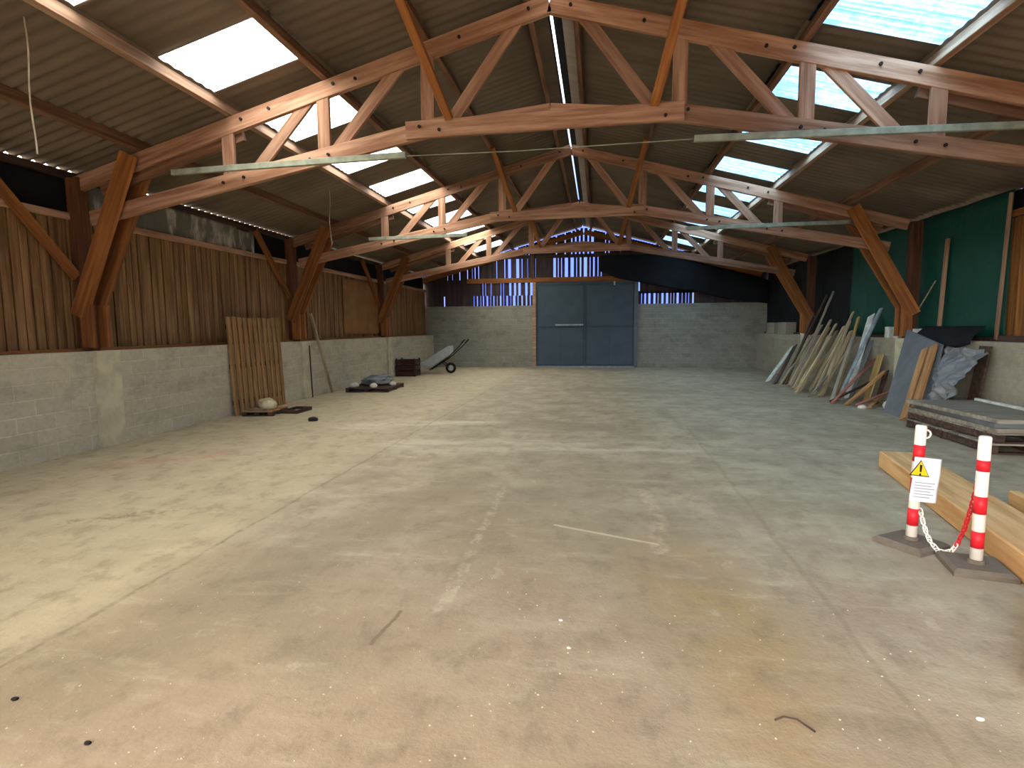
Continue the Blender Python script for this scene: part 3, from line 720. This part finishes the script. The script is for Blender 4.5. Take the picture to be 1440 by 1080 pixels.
def film(u, v):
    y = 9.75 + .95 * u; z = .02 + 1.25 * v
    d = .2 * NZ.noise(Vector((y * 2.6, z * 2.1, 3))) + .13 * NZ.noise(Vector((y * 7, z * 6, 7))) + .05 * NZ.noise(Vector((y * 16, z * 13, 1)))
    return (5.95 + .52 * v + d - .12 * math.sin(v * 3.1), y + .14 * v + .1 * NZ.noise(Vector((z * 3, 1, y))), z + .06 * NZ.noise(Vector((y * 4, 2, z))))
b.grid(film, 70, 80)
tag(b.build('plastic_film', MT['film'], smooth=True, solid=.006), 'crumpled grey plastic film standing in a bundle between the grey sheet and the pallets', 'plastic')
q = MB(); q.bar((6.35, 10.0, 0), (6.53, 10.0, 1.3), .26, .04, up=(1, 0, 0)); tag(q.build('dark_board', MT['dark_wood']), 'dark board upright against the wall behind the plastic film', 'board')
# stacked pallets and slabs
pallet('pallet', 'bottom pallet of the grey stack by the right wall', 5.9, 8.85, 1.1, 2.1, -.02, .14, 'grey_wood', 9, 'stacked pallets by the right wall')
pallet('pallet', 'upper pallet of the grey stack by the right wall', 5.92, 8.85, 1.08, 2.05, .02, .13, 'grey_wood', 9, 'stacked pallets by the right wall', .142)
for i, (z, dx, r_, lab, m) in enumerate(((.274, 0, .02, 'lowest grey slab lying on the pallet stack', 'grey_wood'), (.335, .03, -.03, 'middle grey slab lying on the pallet stack', 'blue_grey'), (.395, -.02, .04, 'top grey slab of the pallet stack', 'grey_wood'))):
    q = MB(); q.box((-.53, -1.0, 0), (.53, 1.0, .055)); q.v = [tuple(Matrix.Translation((5.92 + dx, 8.85, z)) @ Matrix.Rotation(r_, 4, 'Z') @ Vector(v)) for v in q.v]
    tag(q.build('slab', MT[m]), lab, 'slab', 'slabs on the pallet stack')
tag(beam('batten', (6.3, 9.75, .475), (6.2, 7.9, .475), .06, .04, MT['white_board']), 'long whitish batten lying on top of the pallet stack', 'batten')

# ------------------------------------------------------------------ timber beams on the floor
def floorbeam(p0, p1, w, h, z0, label):
    return tag(beam('timber_beam', (p0[0], p0[1], z0 + h / 2), (p1[0], p1[1], z0 + h / 2), w, h, MT['beam'], ch=.012), label, 'beam', 'timber beams on the floor')
floorbeam((3.86, 6.95), (3.24, 3.55), .42, .19, 0, 'long orange-brown timber beam on the floor behind the two posts')
floorbeam((4.14, 5.4), (3.78, 3.3), .3, .19, 0, 'second long timber beam, right of the one behind the posts')
floorbeam((3.42, 4.15), (3.2, 2.9), .2, .07, .192, 'short brown board lying across the two long floor beams')
floorbeam((3.03, 3.58), (2.42, 2.64), .2, .14, 0, 'timber beam end lying nearest at the right edge of the picture')

# ------------------------------------------------------------------ barrier posts with chain
def barrier(cx, cy, rot, label, bands, lean=(0, 0)):
    t = empty('barrier_post', (cx, cy, 0), label, 'barrier post', 'red and white barrier posts')
    m = Matrix.Translation((cx, cy, 0)) @ Matrix.Rotation(rot, 4, 'Z')
    q = MB(); a, c = .175, .15
    vs = [(-a, -a, 0), (a, -a, 0), (a, a, 0), (-a, a, 0), (-a, -a, .03), (a, -a, .03), (a, a, .03), (-a, a, .03), (-c, -c, .05), (c, -c, .05), (c, c, .05), (-c, c, .05)]
    q.add([m @ Vector(v) for v in vs], [(0, 3, 2, 1), (8, 9, 10, 11)] + [(i, (i + 1) % 4, 4 + (i + 1) % 4, 4 + i) for i in range(4)] + [(4 + i, 4 + (i + 1) % 4, 8 + (i + 1) % 4, 8 + i) for i in range(4)])
    q.build('rubber_base', MT['rubberbase'], t)
    P = lambda z: (cx + lean[0] * z, cy + lean[1] * z, z)
    q = MB(); q.tube([P(.045), P(.905), P(.915)], [.036, .036, .03], 24); po = q.build('post', MT['white_paint'], t, smooth=True)
    for z0, z1 in bands:
        q = MB(); q.tube([P(z0), P(z1)], .0368, 24); q.build('red_band', MT['red_plastic'], po, smooth=True)
    q = MB(); q.tube([P(.05), P(.075)], .05, 20); q.build('collar', MT['rubberbase'], t)
    return t, P
ta, PA = barrier(2.73, 4.47, math.radians(32), 'red and white barrier post carrying a warning notice', ((.16, .29), (.4, .52), (.645, .77)), (.025, 0))
q = MB(); q.tube([(PA(.83)[0] + .035 + .03 * math.sin(a), PA(.83)[1] - .005, .85 + .03 * math.cos(a)) for a in [k * math.pi / 8 for k in range(16)]], .007, 6, closed=True); q.build('hook', MT['white_paint'], ta, smooth=True)
tb_, PB = barrier(2.93, 4.07, math.radians(-12), 'red and white barrier post nearest the picture edge, without a notice', ((.155, .27), (.39, .51), (.68, .755)))
# notice: a sheet of paper tied round the left post, bending away to the right
nt = empty('warning_notice', (2.76, 4.42, .35), 'white paper notice with a yellow warning triangle tied to the barrier post', 'sign')
def page(u, v, off=0.):
    a = -.06 + .19 * u; z = .36 + .33 * v
    return (2.735 + a + .02 * v, 4.415 - off + .35 * max(0, a) ** 1.2 * .6 + .004 * math.sin(v * 7), z - .02 * u)
q = MB(); q.grid(lambda u, v: page(u, v), 12, 14); q.build('sheet', MT['paper'], nt, smooth=True, solid=.002)
q = MB(); 
def tri(s, off):
    s *= .8; c = (.22, .74)
    return [page(c[0] + s * px, c[1] + s * pz, off) for px, pz in ((-.46, -.2), (.46, -.2), (0, .26))]
for s, off, mt, nm_ in ((1.0, .004, 'black', 'triangle_border'), (.85, .007, 'yellow', 'warning_triangle')):
    q = MB(); q.prism(tri(s, off), (0, -.0015, 0)); q.build(nm_, MT[mt], nt)
q = MB(); q.prism([page(.22 + a, .74 + c, .0095) for a, c in ((-.03, -.06), (.03, -.06), (.045, .1), (-.045, .1))], (0, -.001, 0)); q.prism([page(.22 + a, .74 + c, .0095) for a, c in ((-.03, -.14), (.03, -.14), (.03, -.09), (-.03, -.09))], (0, -.001, 0))
q.build('exclamation_mark', MT['black'], nt)
for k in range(6):
    q = MB(); q.grid(lambda u, v: page(.1 + (.75 if k % 2 else .62) * u, .1 + .065 * k + .02 * v, .004), 6, 1); q.build('text_line', MT['grey_ink'], nt, solid=.001)
# chain
ch = empty('plastic_chain', (2.85, 4.28, 0), 'red and white plastic chain sagging between the two barrier posts', 'chain')
def link_mesh(mat):
    q = MB(); pts = []
    for k in range(16):
        a = 2 * math.pi * k / 16; pts.append((.016 * math.cos(a) + (.012 if math.cos(a) > 0 else -.012), .013 * math.sin(a), 0))
    q.tube(pts, .0042, 6, closed=True); return q.mesh('chain_link', mat, True)
ml = {True: link_mesh(MT['white_paint']), False: link_mesh(MT['red_plastic'])}
path = [Vector(p) for p in ((2.77, 4.44, .27), (2.775, 4.41, .2), (2.785, 4.38, .13), (2.8, 4.35, .075), (2.83, 4.31, .03), (2.86, 4.28, .03), (2.885, 4.25, .055), (2.9, 4.22, .12), (2.915, 4.185, .24), (2.925, 4.155, .38), (2.932, 4.13, .52), (2.935, 4.112, .66), (2.935, 4.11, .72))]
acc = 0.; pos = []; step = .032
for a, c in zip(path, path[1:]):
    L = (c - a).length
    while acc < L: pos.append((a + (c - a) * acc / L, (c - a).normalized())); acc += step
    acc -= L
for i, (p, d) in enumerate(pos):
    u = Vector((1, 0, 0)) if i % 2 else Vector((0, 1, 0)); z = (u - d * u.dot(d)).normalized(); y = z.cross(d)
    mm = Matrix((d, y, z)).transposed().to_4x4(); mm.translation = p
    o = bpy.data.objects.new('chain_link', ml[p.z < .1 or i < 14 or p.z > .62]); o.matrix_basis = mm; link(o, ch)

# ------------------------------------------------------------------ litter on the slab
for i, (x, y, r, m, lab) in enumerate(((1.99, 2.46, .022, 'whitestone', 'white chip on the floor near the lower right corner'), (-2.19, 2.0, .022, 'iron', 'dark crumb at the left edge of the floor, the farther of two'),
                                       (-1.62, 1.81, .02, 'iron', 'dark crumb near the lower left corner, the nearer of two'), (.2, 3.02, .016, 'whitestone', 'white chip in the middle of the floor'), (.26, 2.75, .016, 'whitestone', 'white chip just nearer than the middle one'))):
    lump_l('stone_chip', (x, y, 0), (r * .8, r * .5, r * .4), MT[m], lab, 'stone', 60 + i, sub=2)
b = MB(); b.tube([(1.14, 2.33, .008), (1.18, 2.35, .013), (1.23, 2.34, .013), (1.28, 2.28, .008)], .004, 6)
tag(b.build('twig', MT['dark_wood'], smooth=True), 'small curved dark twig on the brownish stain of the near floor', 'twig')
b = MB()
for k in range(420):
    x = R.uniform(-2.4, 2.3); y = R.uniform(1.5, 4.0) ; y = 1.5 + (y - 1.5) * R.random(); r = R.uniform(.002, .006)
    vs = [(x + r * math.cos(a * 1.2566) * R.uniform(.7, 1.4), y + r * math.sin(a * 1.2566), 0) for a in range(5)] + [(x, y, r * .8)]
    b.add(vs, [(i, (i + 1) % 5, 5) for i in range(5)])
o = b.build('grit', MT['cream']); tag(o, 'fine pale grit scattered over the near concrete', 'grit'); o['kind'] = 'stuff'

# ------------------------------------------------------------------ daylight
w = bpy.data.worlds.new('World'); SC.world = w; w.use_nodes = True
t = w.node_tree; bg = t.nodes['Background']
tc = t.nodes.new('ShaderNodeTexCoord'); 
def vdot(v):
    n = t.nodes.new('ShaderNodeVectorMath'); n.operation = 'DOT_PRODUCT'; t.links.new(tc.outputs['Generated'], n.inputs[0]); n.inputs[1].default_value = v
    return n.outputs['Value']
def mr(f, lo, hi, a=0., b_=1.):
    n = t.nodes.new('ShaderNodeMapRange'); n.interpolation_type = 'SMOOTHSTEP'; t.links.new(f, n.inputs[0])
    for i, v in zip((1, 2, 3, 4), (lo, hi, a, b_)): n.inputs[i].default_value = v
    return n.outputs[0]
def mixc(f, a, c):
    n = t.nodes.new('ShaderNodeMix'); n.data_type = 'RGBA'; t.links.new(f, n.inputs['Factor'])
    for k, v in ((6, a), (7, c)):
        if isinstance(v, bpy.types.NodeSocket): t.links.new(v, n.inputs[k])
        else: n.inputs[k].default_value = (*v, 1)
    return n.outputs[2]
SKY_B, SKY_W, GND = (.42, .66, 1.05), (10.5, 9.9, 9.0), (.6, .5, .4)
bright = mr(vdot((-.62, -.15, .72)), .02, .72)
sky = mixc(mr(vdot((0, -.12, 1)), .22, .02), SKY_B, (.16, .25, .95))
sky = mixc(bright, sky, SKY_W)
col = mixc(mr(vdot((0, 0, 1)), -.06, .02), GND, sky)
t.links.new(col, bg.inputs['Color']); bg.inputs['Strength'].default_value = 1.0

# ------------------------------------------------------------------ camera
F, PITCHA, YAW, ROLL = 786.73, .0998, .1524, -.008
cam = bpy.data.cameras.new('Camera'); co = bpy.data.objects.new('Camera', cam); C.objects.link(co)
cam.sensor_width = 36; cam.lens = F / 1440 * 36; cam.clip_end = 200; cam.clip_start = .05
fw = Vector((-math.sin(YAW) * math.cos(PITCHA), math.cos(YAW) * math.cos(PITCHA), -math.sin(PITCHA)))
rt = Vector((math.cos(YAW), math.sin(YAW), 0)); up = rt.cross(fw)
c_, s_ = math.cos(ROLL), math.sin(ROLL)
r2 = rt * c_ + up * s_; u2 = up * c_ - rt * s_
mm = Matrix((r2, u2, -fw)).transposed().to_4x4(); mm.translation = (.3954, 0, 1.65)
co.matrix_world = mm; SC.camera = co
vs = SC.view_settings
vs.view_transform = 'Standard'; vs.look = 'None'; vs.exposure = 1.12; vs.gamma = 1; vs.use_curve_mapping = False
SC.cycles.use_denoising = True
SC.cycles.max_bounces = 10; SC.cycles.transparent_max_bounces = 12; SC.cycles.diffuse_bounces = 6
